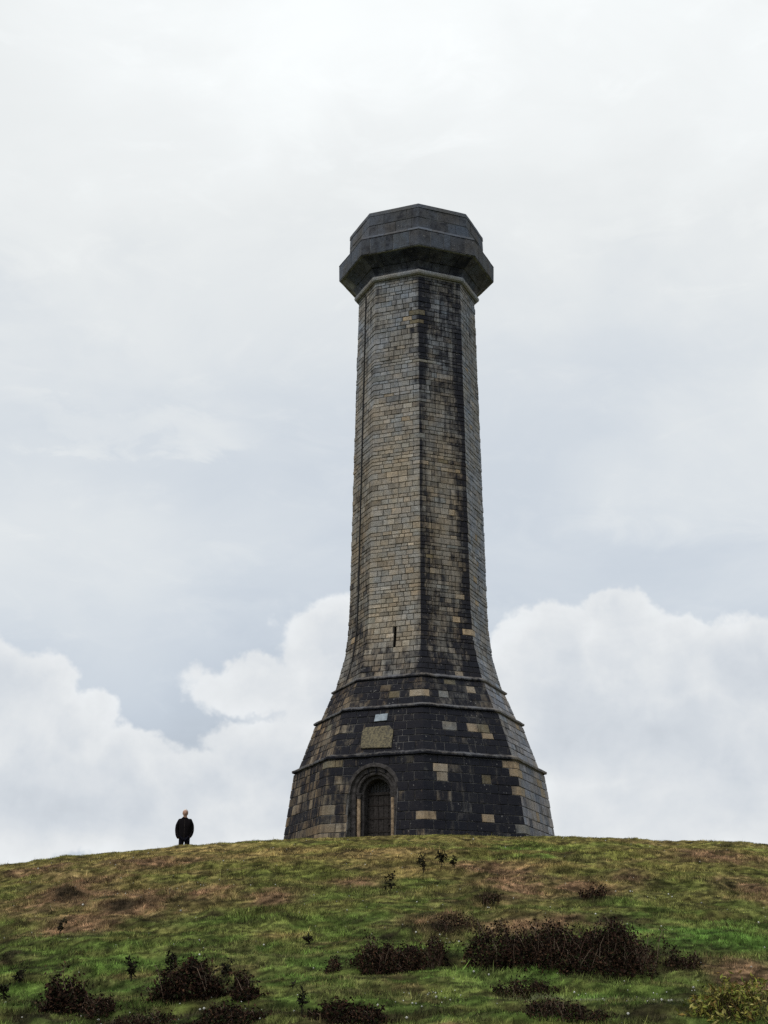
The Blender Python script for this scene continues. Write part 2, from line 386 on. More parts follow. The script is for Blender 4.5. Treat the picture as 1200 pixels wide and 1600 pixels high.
def terrain():
    def axis(parts):
        a = []
        for s, e, st in parts: a += list(np.arange(s, e, st))
        return np.array(a + [parts[-1][1]])
    xs = axis([(-1500, -200, 130), (-200, -40, 10), (-40, -16, 1.0), (-16, 16, 0.085), (16, 40, 1.0), (40, 200, 10), (200, 1500, 130)])
    ys = axis([(-1500, -100, 140), (-100, -10, 6), (-10, 16, 0.6), (16, 47, 0.085), (47, 62, 0.3), (62, 130, 4), (130, 300, 17), (300, 2400, 150)])
    X, Y = np.meshgrid(xs, ys); x = X.ravel(); y = Y.ravel(); z = H(x, y)
    V = np.stack([x, y, z], 1); nx, ny = len(xs), len(ys)
    i = (np.arange(ny - 1)[:, None] * nx + np.arange(nx - 1)[None, :]).ravel()
    T = np.concatenate([np.stack([i, i + 1, i + nx + 1], 1), np.stack([i, i + nx + 1, i + nx], 1)])
    col = turf_colour(x, y) * 0.55
    m, t, b = new_mat('turf_soil')
    tone = t.node('ShaderNodeAttribute', attribute_name='tone').outputs['Color']
    geo = t.node('ShaderNodeNewGeometry').outputs['Position']
    n = t.noise(geo, 9.0, 5, 0.7)
    t.put(b.inputs['Base Color'], t.vmath('SCALE', tone, scale=t.ramp(n, 0.3, 0.7, 0.5, 1.5, smooth=False)))
    b.inputs['Roughness'].default_value = 1.0; b.inputs['Specular IOR Level'].default_value = 0.05
    o = tri_mesh('hill', V, T, m, col=col)
    o.data.polygons.foreach_set('use_smooth', [True] * len(o.data.polygons))
    tag(o, 'grassy rounded hill with brown patches', 'hill', kind='structure')
terrain()

def in_tower(x, y, r): return np.hypot(x - TX, y - TY) < r
def grass():
    n = 1350000
    y = 17.0 + 36.0 * RNG.random(n) ** 0.95
    x = (RNG.random(n) * 2 - 1) * (0.275 * y + 2.2)
    keep = RNG.random(n) < (0.275 * y + 2.2) / 16.8 + 0.05
    keep &= ~in_tower(x, y, 4.25) & ~((y > 47) & (RNG.random(n) < .55))
    x, y = x[keep], y[keep]; n = len(x)
    z = H(x, y)
    tus = fbm(x * 1.6 + 60, y * 2.2 + 14, 3); fin = fbm(x * 7, y * 7 + 30, 2)
    L = (0.026 + 0.040 * RNG.random(n)) * (0.60 + 0.9 * sstep(.42, .70, tus)) * (0.6 + .8 * fin)
    L *= 1 - .5 * sstep(36, 42, y)
    foot = in_tower(x, y, 5.0) & (fbm(x * 3, y * 3, 2) > .48); L[foot] *= 2.4
    long = RNG.random(n) < 0.006; L[long] *= 2.2
    w = 0.0045 + 0.0045 * RNG.random(n)
    a = RNG.random(n) * 2 * np.pi; la = RNG.random(n) * 2 * np.pi; lean = L * (0.2 + 0.8 * RNG.random(n))
    wx, wy = np.cos(a) * w, np.sin(a) * w
    V = np.empty((n, 3, 3), np.float32)
    V[:, 0] = np.stack([x - wx, y - wy, z - .012], 1); V[:, 1] = np.stack([x + wx, y + wy, z - .012], 1)
    V[:, 2] = np.stack([x + np.cos(la) * lean, y + np.sin(la) * lean, z + L], 1)
    c = turf_colour(x, y) * (0.65 + 0.75 * RNG.random((n, 1)))
    dry = (RNG.random(n) < 0.07)[:, None]
    c = np.where(dry, c * 0.4 + C_(.11, .09, .045) * .6, c)
    col = np.repeat(c, 3, 0)
    o = tri_mesh('grass', V.reshape(-1, 3), np.arange(3 * n).reshape(-1, 3), M_GRASS, col=col)
    tag(o, 'short rough grass covering the hillside', 'grass', kind='stuff')
grass()

# ------------------------------------------------------------------ octagonal tower
BASE = EYE                                            # ring heights below are measured above the eye
def vdir(k): a = TPHI + k * math.pi / 4; return np.array([math.sin(a), -math.cos(a), 0.0])
def ndir(k): a = TPHI + (k + .5) * math.pi / 4; return np.array([math.sin(a), -math.cos(a), 0.0])
AX = np.array([TX, TY, 0.0]); CH = math.cos(math.pi / 8); EDGE = 2 * math.sin(math.pi / 8)
def P(s, z, rad, off):
    """point on the octagon: s = corner number + fraction of the face to its right"""
    k = math.floor(s + 1e-9); t = s - k
    r = rad + off / CH
    p = vdir(k) * r * (1 - t) + vdir(k + 1) * r * t
    return AX + p + np.array([0, 0, z + BASE])
def interp(tab):
    zs = [a for a, b in tab]; rs = [b for a, b in tab]
    return lambda z: float(np.interp(z, zs, rs))
prof_low = interp([(3.9, 4.585), (4.9, 4.49), (7.56, 4.105)])
prof_mid = interp([(7.72, 3.955), (9.16, 3.43)])
prof_up = interp([(9.30, 3.265), (10.22, 2.88)])
prof_shaft = interp([(10.36, 2.79), (10.6, 2.715), (10.85, 2.635), (11.15, 2.555), (11.5, 2.475), (11.9, 2.42), (12.4, 2.368), (13.2, 2.335), (24.74, 2.10)])
def cove(z):
    t = (z - 24.98) / (25.56 - 24.98); return 2.17 + 0.60 * max(0, t) ** 1.7
prof_band = interp([(25.57, 2.83), (26.27, 2.84)])
prof_top = interp([(26.30, 2.475), (26.45, 2.475), (27.40, 2.44)])

tower = empty('stone_tower', (TX, TY, hz(TX, TY - 5)))
tag(tower, 'tall dark octagonal stone monument tower with flared base on hilltop', 'tower')
tower_inv = Vector(tower.location)
def local(vs): return [(v[0] - tower_inv.x, v[1] - tower_inv.y, v[2] - tower_inv.z) for v in vs]

def face_point(px, py, prof):
    """(s, z) on the tower where a photo pixel lands, for the four faces in view"""
    d = ray(px, py); d = np.array(d); o = np.array([0, 0, EYE]); best = None
    for t in np.arange(43, 56, 0.01):
        p = o + d * t; q = p - AX; z = p[2] - BASE; r = prof(z)
        a = (math.atan2(q[0], -q[1]) - TPHI) / (math.pi / 4); k = math.floor(a)
        if np.dot(q[:2], ndir(k)[:2]) <= r * CH:
            V0, V1 = vdir(k)[:2] * r, vdir(k + 1)[:2] * r
            return k + float(np.dot(q[:2] - V0, V1 - V0) / np.dot(V1 - V0, V1 - V0)), z
    return None

# where older stones have been replaced by pale ones, and where the wall is stained black
TAN, GREYP, OLIVE = (.31, .255, .19), (.20, .195, .18), (.145, .128, .092)
PALE = []
for prof, lst in ((prof_up, [(659, 1077, TAN), (690, 1089, GREYP), (696, 1064, OLIVE), (733, 1075, TAN), (614, 1088, OLIVE), (776, 1080, GREYP)]),
                  (prof_mid, [(695, 1128, GREYP), (738, 1131, TAN), (750, 1140, OLIVE), (758, 1153, TAN), (812, 1140, TAN), (516, 1135, OLIVE)]),
                  (prof_low, [(692, 1199, TAN), (689, 1211, TAN), (767, 1217, OLIVE), (788, 1196, TAN), (661, 1275, TAN), (758, 1277, OLIVE), (772, 1277, TAN), (803, 1205, TAN),
                              (808, 1232, TAN), (839, 1220, TAN), (845, 1236, TAN), (851, 1240, TAN), (839, 1274, TAN), (628, 1187, OLIVE), (612, 1189, OLIVE), (512, 1195, OLIVE),
                              (827, 1299, GREYP), (536, 1192, OLIVE)]),
                  (prof_shaft, [(716, 1049, TAN), (701, 805, TAN), (706, 840, TAN), (703, 853, GREYP), (725, 935, TAN), (673, 868, OLIVE), (743, 840, TAN), (746, 880, TAN), (741, 902, TAN), (748, 947, TAN),
                                (738, 990, TAN), (718, 972, TAN), (640, 496, TAN), (655, 500, OLIVE), (660, 488, OLIVE), (700, 733, TAN), (712, 735, TAN), (600, 620, TAN), (645, 565, GREYP),
                                (610, 832, TAN), (645, 890, TAN), (660, 683, GREYP), (685, 722, OLIVE), (730, 580, TAN), (733, 665, TAN), (631, 658, TAN), (596, 592, GREYP), (553, 1000, TAN)])):
    for (px, py, c) in lst:
        fp = face_point(px, py, prof)
        if fp: PALE.append((prof, fp[0], fp[1], c))

def smooth1(a, b, x): t = min(1, max(0, (x - a) / (b - a))); return t * t * (3 - 2 * t)
def soot_shade_at(s, z):
    """how blackened the wall is: the weather side carries most of the growth, in strips along the corners; the head also has light and shade painted in"""
    k = math.floor(s); t = s - k
    if k == 0:
        g = 0.44 + 0.16 * smooth1(16, 11, z) + 0.30 * smooth1(11.4, 10.0, z)
        g += 0.34 * smooth1(0.70, 0.98, t) * smooth1(24.5, 21, z) + 0.30 * smooth1(0.20, 0.02, t)
        g += 0.18 * smooth1(18, 24, z)
        if z < 10.3: g = 0.86 - 0.12 * (z > 9.2)
    elif k == -1:
        g = 0.10 + 0.42 * smooth1(12.5, 10.6, z) + 0.30 * smooth1(0.9, 1.0, t) + 0.25 * smooth1(17, 24, z) + 0.1 * smooth1(0.1, 0.0, t)
        if z < 10.3: g = 0.88 - 0.1 * (z > 9.2)
        if z < 7.6: g = 0.54 + 0.30 * smooth1(0.28, 0.5, t) + 0.35 * smooth1(6.6, 7.2, z) * smooth1(.0, .2, t)
    elif k == 1:
        g = 0.22 + 0.12 * smooth1(14, 11, z) + 0.16 * smooth1(18, 24, z)
        if z < 10.3: g = 0.26
    elif k == -2:
        g = 0.36 + 0.16 * smooth1(16, 11, z)
        if z < 10.3: g = 0.60
    else: g = 0.35
    if 26.2 < z < 26.34: g = 0.22  # weathering slab painted paler for the sky light on its upward face
    elif z > 24.97: g = (0.46 if k in (0, -1) else 0.32) + (.12 if z < 25.57 else 0)  # extra on the cove: underside shade put into the colour
    return g
def tone_at(k, z, draw):
    v, u, h = draw
    if z > 24.9: c = (.105, .113, .130); v = 1 + (v - 1) * .7
    elif z > 10.3:
        if k == -1: c = (.275, .25, .215)
        elif k == 0: c = (.27, .24, .20)
        elif k == 1: c = (.25, .255, .27)
        else: c = (.25, .225, .19)
        w = smooth1(16, 24, z)
        c = tuple(a * (1 - w) + b * w for a, b in zip(c, (.235, .24, .248)))
        if u < .06: v *= 1.25
        elif u < .14: v *= 0.72
    else:
        if k == 1: c = (.235, .235, .25)
        elif k == -2: c = (.21, .165, .115)
        elif k == -1: c = (.22, .18, .13)
        else: c = (.15, .135, .115)
        if u < .07: v *= 1.4
    v = min(1.6, max(.45, v))
    return tuple(min(.5, a * v * b) for a, b in zip(c, (1 + h, 1, 1 - h)))

def opening_hw(op, z):
    """half width in metres of an opening at height z"""
    if z < op['z0'] or z > op['z1']: return 0.0
    if not op['arch']: return op['hw']
    sp = op['z1'] - op['hw']
    return op['hw'] if z <= sp else math.sqrt(max(0, op['hw'] ** 2 - (z - sp) ** 2))

class Masonry:
    def __init__(s): s.items = []
    def stone(s, rows, prof, rr, d, ch, joint, back, pale=None):
        """rows: [(z, [s...]), ...] bottom to top; a bevelled block standing d proud"""
        nz, ns = len(rows), len(rows[0][1])
        def grid(ins, off, jit):
            g = []
            for i, (z, ss) in enumerate(rows):
                zz = z + (ins if i == 0 else -ins if i == nz - 1 else 0)
                r = prof(min(max(z, zz), max(z, zz))); w = EDGE * r; line = []
                for j, q in enumerate(ss):
                    qq = q + ((ins if j == 0 else -ins if j == ns - 1 else 0) / w)
                    line.append(P(qq, zz + (rr.uniform(-jit, jit) if jit else 0), prof(zz), off + (rr.uniform(-jit, jit) if jit else 0)))
                g.append(line)
            return g
        G = grid(joint + ch, d, ch * .45); E = grid(joint, d - ch, 0); B = grid(joint, -back, 0)
        ring = [(0, j) for j in range(ns)] + [(i, ns - 1) for i in range(1, nz)] + [(nz - 1, j) for j in range(ns - 2, -1, -1)] + [(i, 0) for i in range(nz - 2, 0, -1)]
        v = [p for l in G for p in l]; f = []
        for i in range(nz - 1):
            for j in range(ns - 1):
                a = i * ns + j; f.append((a, a + 1, a + ns + 1, a + ns))
        gi = [i * ns + j for i, j in ring]; n = len(ring)
        e0 = len(v); v += [E[i][j] for i, j in ring]; b0 = len(v); v += [B[i][j] for i, j in ring]
        for q in range(n):
            p = (q + 1) % n
            f.append((gi[q], e0 + q, e0 + p, gi[p])); f.append((e0 + q, b0 + q, b0 + p, e0 + p))
        sm = [q for _, ss in rows for q in (ss[0], ss[-1])]
        sc_, zc = (min(sm) + max(sm)) / 2, (rows[0][0] + rows[-1][0]) / 2
        draw = (rr.gauss(1, .12 if zc < 10.3 else .085), rr.random(), rr.gauss(0, .03))
        extra = -.5 if pale else rr.gauss(0, .11 if zc < 10.3 else .055 if zc < 24.9 else .03); tone = []
        soot_shade = []
        zs = [z for z, _ in rows]
        flat = [(rows[i][0], rows[i][1][j]) for i in range(nz) for j in range(ns)] + [(rows[i][0], rows[i][1][j]) for i, j in ring] * 2
        for (z, q) in flat: q = min(max(q, min(sm) + .004), max(sm) - .004); soot_shade.append(soot_shade_at(q, z) + extra); tone.append(pale or tone_at(math.floor(q), zc, draw))
        area = abs(max(sm) - min(sm)) * EDGE * prof(zc) * (rows[-1][0] - rows[0][0])
        vis = {0: 1, -1: 1, 1: .38, -2: .38}.get(math.floor(sc_), 0)
        s.items.append(dict(v=v, f=f, tone=tone, soot_shade=soot_shade, area=area * vis, s=sc_, z=zc))
    def lay(s, prof, heights, z0, wid, d, ch, joint, back, openings=(), seed=1, quoin=(.55, .32), nzr=2, faces=range(-2, 6), pales=True):
        rr = random.Random(seed); z = z0
        for ci, hgt in enumerate(heights):
            za, zb = z, z + hgt; z = zb; zc = (za + zb) / 2; w = EDGE * prof(zc)
            spans = []
            for k in faces:
                L, Sq = (quoin if (ci + k) % 2 == 0 else quoin[::-1])
                L *= rr.uniform(.85, 1.15); Sq *= rr.uniform(.85, 1.15)
                spans.append((k, L / w, Sq / w))
            for i, (k, right, left) in enumerate(spans):          # quoin round corner k
                spans[i] = (k, right, left)
                s.put(prof, za, zb, k - left, k + right, rr, d, ch, joint, back, openings, nzr, corner=k, pales=pales)
            for i, (k, right, left) in enumerate(spans):
                k2, r2, l2 = spans[(i + 1) % len(spans)]
                a, b = k + right, k + 1 - l2
                n = max(1, round((b - a) * w / wid)); cuts = [0.0]
                ws = [rr.uniform(.6, 1.5) for _ in range(n)]; t = sum(ws); acc = 0
                for q in ws: acc += q; cuts.append(acc / t)
                for q in range(n):
                    s.put(prof, za, zb, a + (b - a) * cuts[q], a + (b - a) * cuts[q + 1], rr, d, ch, joint, back, openings, nzr, pales=pales)
    def put(s, prof, za, zb, sa, sb, rr, d, ch, joint, back, openings, nzr, corner=None, pales=True):
        pale = None
        if pales:
            for (pp, ps, pz, c) in PALE:
                if pp is prof and sa <= ps < sb and za <= pz < zb:
                    v = rr.uniform(.8, 1.15); pale = tuple(q * v for q in c)
        dd = d + rr.uniform(-1, 1) * d * .8
        zs = [za + (zb - za) * i / (nzr - 1) for i in range(nzr)]
        for op in openings:
            w = EDGE * prof((za + zb) / 2)
            if corner is None and op['s'] - op['hw'] / w < sb and op['s'] + op['hw'] / w > sa and op['z0'] < zb - .01 and op['z1'] > za + .01:
                zq = sorted(set([za, zb] + [za + (zb - za) * i / 4 for i in range(5)] + ([min(zb, max(za, op['z1']))] if op['arch'] else [])))
                zmid = lambda q: min(max(q, za + .002), zb - .002)
                hw = [(q, opening_hw(op, zmid(q)) / (EDGE * prof(q))) for q in zq]
                Lr = [(q, [sa, max(sa, min(sb, op['s'] - h))]) for q, h in hw]
                Rr = [(q, [min(sb, max(sa, op['s'] + h)), sb]) for q, h in hw]
                for rows in (Lr, Rr):
                    wd = [(b - a) * w for _, (a, b) in rows]
                    if max(wd) < .07: continue
                    rows = [(q, [a, max(b, a + .05 / w)]) if rows is Lr else (q, [min(a, b - .05 / w), b]) for q, (a, b) in rows]
                    s.stone(rows, prof, rr, dd, ch, joint, back, pale)
                return
        ss = [sa, sb] if corner is None else [sa, corner - .011 / (EDGE * prof(za)), corner + .011 / (EDGE * prof(za)), sb]
        s.stone([(q, ss) for q in zs], prof, rr, dd, ch, joint, back, pale)
    def build(s, name, parent, single=0, joined=None):
        s.items.sort(key=lambda i: -i['area'])
        for it in s.items[:single]:
            mesh(name, local(it['v']), it['f'], M_STONE, parent, attrs={'tone': ('FLOAT_COLOR', it['tone']), 'soot_shade': ('FLOAT', it['soot_shade'])})
        rest = s.items[single:]
        if rest and joined:
            v = []; f = []; tn = []; so = []
            for it in rest:
                o = len(v); v += it['v']; f += [tuple(i + o for i in q) for q in it['f']]; tn += it['tone']; so += it['soot_shade']
            o = mesh(joined, local(v), f, M_STONE, parent, attrs={'tone': ('FLOAT_COLOR', tn), 'soot_shade': ('FLOAT', so)})
            o['kind'] = 'stuff'

def octa_solid(name, rings, mat, parent, off=-0.012):
    v = []; f = []
    for (z, r) in rings: v += [P(k, z, r, off) for k in range(8)]
    for i in range(len(rings) - 1):
        for k in range(8):
            a = i * 8 + k; b = i * 8 + (k + 1) % 8; f.append((a, b, b + 8, a + 8))
    f.append(tuple(range(7, -1, -1))); f.append(tuple(range((len(rings) - 1) * 8, len(rings) * 8)))
    return mesh(name, local(v), f, mat, parent)
def carve(o, cutters):
    """cut openings out of a solid, then drop the cutters"""
    dg = None
    for c in cutters:
        m = o.modifiers.new('cut', 'BOOLEAN'); m.operation = 'DIFFERENCE'; m.object = c; m.solver = 'EXACT'
    dg = bpy.context.evaluated_depsgraph_get(); dg.update()
    me = bpy.data.meshes.new_from_object(o.evaluated_get(dg)); o.modifiers.clear()
    old = o.data; o.data = me; bpy.data.meshes.remove(old)
    for c in cutters:
        m = c.data; bpy.data.objects.remove(c); bpy.data.meshes.remove(m)

# ---- doorway frame of reference on the face left of the front corner
DOOR_S, DOOR_R0, DOOR_TOP = -0.505, 0.80, 7.30           # centre along the face, half width, crown of the outer arch
DOOR_SP = DOOR_TOP - DOOR_R0
nd = ndir(-1); td = np.array([-nd[1], nd[0], 0.0]); td = td if td[0] > 0 else -td
_wd = prof_low(DOOR_TOP)
DOOR_C = P(DOOR_S, 0, _wd, 0) - nd * 0.015; DOOR_C[2] = BASE
def DP(u, z, depth): return DOOR_C + td * u - nd * depth + np.array([0, 0, z])
door_op = dict(s=DOOR_S, z0=3.0, z1=DOOR_TOP, hw=DOOR_R0, arch=True)

def arch_path(r, zbot, n=20, full=True, half=False):
    pts = []
    if full: pts.append((-1, 0, zbot))
    for i in range(n + 1):
        a = math.pi - math.pi * i / n; pts.append((math.cos(a), math.sin(a), None))
    if full: pts.append((1, 0, zbot))
    return pts
def sweep_arch(name, prof, zbot, mat, parent, legs=True, n=22, jit=0.004):
    """prof: closed list of (radius, depth); swept up one jamb, round the arch and down the other"""
    rr = random.Random(len(name)); v = []; f = []; m = len(prof)
    st = []
    if legs:
        for q in range(5): st.append(('L', zbot + (DOOR_SP - zbot) * q / 5))
    for i in range(n + 1): st.append(('A', math.pi - math.pi * i / n))
    if legs:
        for q in range(4, -1, -1): st.append(('R', zbot + (DOOR_SP - zbot) * q / 5))
    for kd, a in st:
        for (r, dep) in prof:
            r = r + rr.uniform(-jit, jit); dep = dep + rr.uniform(-jit, jit)
            if kd == 'A': v.append(DP(r * math.cos(a), DOOR_SP + r * math.sin(a), dep))
            else: v.append(DP(-r if kd == 'L' else r, a, dep))
    for i in range(len(st) - 1):
        for q in range(m):
            p = (q + 1) % m; f.append((i * m + q, i * m + p, (i + 1) * m + p, (i + 1) * m + q))
    f.append(tuple(range(m - 1, -1, -1))); f.append(tuple((len(st) - 1) * m + q for q in range(m)))
    return mesh(name, local(v), f, mat, parent)

def cutter_arch(r, depth0, depth1, zbot, n=24):
    out = [(-r, zbot)] + [(r * math.cos(math.pi - math.pi * i / n), DOOR_SP + r * math.sin(math.pi - math.pi * i / n)) for i in range(n + 1)] + [(r, zbot)]
    v = [DP(u, z, depth0) for u, z in out] + [DP(u, z, depth1) for u, z in out]; m = len(out)
    f = [tuple(range(m)), tuple(range(2 * m - 1, m - 1, -1))] + [(i, i + m, (i + 1) % m + m, (i + 1) % m) for i in range(m)]
    me = bpy.data.meshes.new('c'); me.from_pydata([tuple(p) for p in v], [], f); me.update()
    bm = bmesh.new(); bm.from_mesh(me); bmesh.ops.recalc_face_normals(bm, faces=bm.faces); bm.to_mesh(me); bm.free()
    o = bpy.data.objects.new('c', me); COL.objects.link(o); return o
def cutter_slit(s, z0, z1, hw, prof, depth=1.0):
    k = math.floor(s); n = ndir(k); c = P(s, 0, prof((z0 + z1) / 2), 0); t = np.array([-n[1], n[0], 0])
    v = []
    for dep in (-.3, depth):
        for u, z in ((-hw, z0), (hw, z0), (hw, z1), (-hw, z1)): p = c + t * u - n * dep; p = p + np.array([0, 0, z]); v.append(p)
    f = [(0, 1, 2, 3), (7, 6, 5, 4), (0, 4, 5, 1), (1, 5, 6, 2), (2, 6, 7, 3), (3, 7, 4, 0)]
    me = bpy.data.meshes.new('c'); me.from_pydata([tuple(p) for p in v], [], f); me.update()
    bm = bmesh.new(); bm.from_mesh(me); bmesh.ops.recalc_face_normals(bm, faces=bm.faces); bm.to_mesh(me); bm.free()
    o = bpy.data.objects.new('c', me); COL.objects.link(o); return o

# ---- the three battered stages
low = octa_solid('lower_stage', [(3.9, prof_low(3.9)), (4.9, prof_low(4.9)), (7.56, prof_low(7.56))], M_MORTAR, tower)
mid = octa_solid('middle_stage', [(7.5, prof_mid(7.72)), (7.72, prof_mid(7.72)), (9.16, prof_mid(9.16))], M_MORTAR, tower)
upp = octa_solid('upper_stage', [(9.1, prof_up(9.3)), (9.30, prof_up(9.3)), (10.22, prof_up(10.22))], M_MORTAR, tower)
VENT = face_point(838, 1298, prof_low)
bpy.context.view_layer.update()
carve(low, [cutter_arch(DOOR_R0 - .01, -1.0, 1.3, 3.0), cutter_slit(VENT[0], VENT[1] - .14, VENT[1] + .06, .05, prof_low, .6)])
vent_op = dict(s=VENT[0], z0=VENT[1] - .14, z1=VENT[1] + .06, hw=.05, arch=False)

def courses(z0, z1, h, seed, var=.18):
    rr = random.Random(seed); n = max(1, round((z1 - z0) / h)); q = [rr.uniform(1 - var, 1 + var) for _ in range(n)]; t = sum(q)
    return [(z1 - z0) * a / t for a in q]
ms = {}
def stage(key, prof, z0, z1, h, wid, seed, ops=()):
    m = Masonry(); m.lay(prof, courses(z0, z1, h, seed), z0, wid, .010, .010, .010, .05, ops, seed, quoin=(.47, .29)); ms[key] = m
stage('low', prof_low, 4.45, 7.555, .275, .41, 21, [door_op])
stage('mid', prof_mid, 7.74, 9.155, .24, .38, 22)
stage('up', prof_up, 9.31, 10.215, .23, .36, 23)
# the biggest 300 in view are stones of their own, the rest is joined
vis = sorted([(it['area'] if it['z'] > 4.8 else 0, key, i) for key, m in ms.items() for i, it in enumerate(sorted(m.items, key=lambda q: -q['area']))], reverse=True)[:300]
cnt = {k: sum(1 for a in vis if a[1] == k) for k in ms}
for key, m in ms.items():
    for it in m.items:
        if it['z'] <= 4.8: it['area'] = 0
    m.build('stone', {'low': low, 'mid': mid, 'up': upp}[key], cnt[key], 'side_masonry')

def string_course(name, tip_z, tip_r, back_r, below_r, hgt, parent=tower):
    """projecting moulding: weathered top, square nose, hollow underneath"""
    rr = random.Random(int(tip_z * 100)); prf = [(tip_z + .10, back_r - .05), (tip_z, tip_r - .008), (tip_z, tip_r - .008), (tip_z - .01, tip_r), (tip_z - .01, tip_r), (tip_z - hgt * .5, tip_r - .01), (tip_z - hgt * .5, tip_r - .01), (tip_z - hgt * .62, below_r + .01), (tip_z - hgt, below_r - .04)]
    v = []; f = []; N = 8 * 10; m = len(prf); tn = []; so = []
    for i in range(N):
        s = i / 10; j = rr.uniform(-.014, .010); jz = rr.uniform(-.008, .008)
        for (z, r) in prf:
            v.append(P(s, z + jz, r, j)); tn.append((.17, .165, .165)); so.append(soot_shade_at(s + .001 if s < 6 else s - 8 + .001, min(z, 10.2)) - .30 + (.3 if z < tip_z - .02 else 0))  # top painted paler as if lit, underside darker for the shade below
    for i in range(N):
        for q in range(m - 1):
            a = i * m + q; b = ((i + 1) % N) * m + q; f.append((a, a + 1, b + 1, b))
    return mesh(name, local(v), f, M_STONE, parent, attrs={'tone': ('FLOAT_COLOR', tn), 'soot_shade': ('FLOAT', so)})
string_course('string_course', 7.67, 4.20, 3.96, 4.105, .14)
string_course('string_course', 9.25, 3.515, 3.27, 3.43, .12)
string_course('string_course', 10.31, 2.945, 2.80, 2.88, .11)

# ---- shaft
SL1 = face_point(617, 996, prof_shaft); SL2 = face_point(748, 912, prof_shaft)
shaft = octa_solid('shaft', [(z, prof_shaft(z)) for z in (10.25, 10.36, 10.6, 10.85, 11.15, 11.5, 11.9, 12.4, 13.2, 24.75)], M_SHAFT_MORTAR, tower, off=-.022)
hs = courses(10.36, 24.74, .168, 5, .34)
zs_ = [10.36]
for h_ in hs: zs_.append(zs_[-1] + h_)
def snap(z): return min(zs_, key=lambda q: abs(q - z))
s1 = dict(s=SL1[0], z0=snap(SL1[1] - .36), z1=snap(SL1[1] + .36), hw=.042, arch=False)
s2 = dict(s=SL2[0], z0=snap(SL2[1] - .34), z1=snap(SL2[1] + .34), hw=.05, arch=False)
bpy.context.view_layer.update()
carve(shaft, [cutter_slit(o_['s'], o_['z0'], o_['z1'], o_['hw'], prof_shaft, .9) for o_ in (s1, s2)])
m = Masonry(); m.lay(prof_shaft, hs, 10.36, .285, .013, .010, .008, .05, [s1, s2], 31, quoin=(.38, .23)); m.build('stone', shaft, 0, 'shaft_masonry')

# ---- head of the tower
def ring_loft(name, prf, mat, parent, tone, closed=True, soot_shade=.3, N=6):
    v = []; f = []; m = len(prf); n = 8 * N; rr = random.Random(len(prf))
    for i in range(n):
        j = rr.uniform(-.006, .006)
        for (z, r) in prf: v.append(P(i / N, z, r, j))
    for i in range(n):
        for q in range(m if closed else m - 1):
            p = (q + 1) % m; a = i * m; b = ((i + 1) % n) * m; f.append((a + q, a + p, b + p, b + q))
    return mesh(name, local(v), f, mat, parent, attrs={'tone': ('FLOAT_COLOR', [tone] * len(v)), 'soot_shade': ('FLOAT', [soot_shade] * len(v))})
head = ring_loft('tower_head', [(24.70, 2.0), (24.98, 2.12), (25.2, 2.2), (25.54, 2.68), (25.57, 2.818), (26.16, 2.826), (26.31, 2.69), (26.44, 2.458), (27.38, 2.425), (27.38, 2.06), (26.1, 2.06), (26.1, 0.05), (24.70, .05)],
                 M_HEAD_MORTAR, tower, (.16, .16, .165), True)
ring_loft('roll_moulding', [(24.86 + .105 * math.sin(a), 2.165 + .115 * math.cos(a)) for a in [i * math.pi / 5 for i in range(10)]], M_STONE, tower, (.27, .275, .285), soot_shade=.30)
ring_loft('neck_fillet', [(24.70, 2.05), (24.70, 2.135), (24.75, 2.145), (24.76, 2.05)], M_STONE, tower, (.22, .22, .22), soot_shade=.45)
m = Masonry(); m.lay(cove, [.27, .31], 24.97, .62, .008, .010, .006, .04, (), 41, (.5, .4), nzr=4, pales=False); m.build('cove_stone', head, 24)
m2 = Masonry(); m2.lay(prof_band, [.60], 25.575, .46, .010, .012, .008, .06, (), 42, (.42, .34), pales=False); m2.build('parapet_block', head, 60)
def prof_w(z): return 2.855 - (z - 26.18) / .15 * .12
m3 = Masonry(); m3.lay(prof_w, [.15], 26.18, .70, .006, .008, .005, .05, (), 43, (.5, .4), pales=False); m3.build('weathering_slab', head, 40)
m4 = Masonry(); m4.lay(prof_top, [.42, .40], 26.45, .62, .008, .010, .008, .05, (), 44, (.5, .3), pales=False); m4.build('parapet_block', head, 80)
ring_loft('coping', [(27.265, 2.47), (27.405, 2.46), (27.42, 2.44), (27.42, 2.02), (27.265, 2.02)], M_STONE, head, (.105, .113, .13), soot_shade=.3)

# ---- lightning conductor on the left face
v = []; f = []
for i, z in enumerate(np.linspace(10.5, 24.6, 40)):
    c = P(-1.52, z, prof_shaft(z), .03); n = ndir(-2); t = np.array([-n[1], n[0], 0]); j = 0.008 * math.sin(i * 1.7)
    for u, o_ in ((-.022 + j, 0), (-.022 + j, .03), (.022 + j, .03), (.022 + j, 0)): v.append(c + t * u + n * o_)
    if i:
        a = (i - 1) * 4
        for q in range(4): p = (q + 1) % 4; f.append((a + q, a + p, a + 4 + p, a + 4 + q))
mesh('lightning_conductor', local(v), f, M_COPPER, tower)

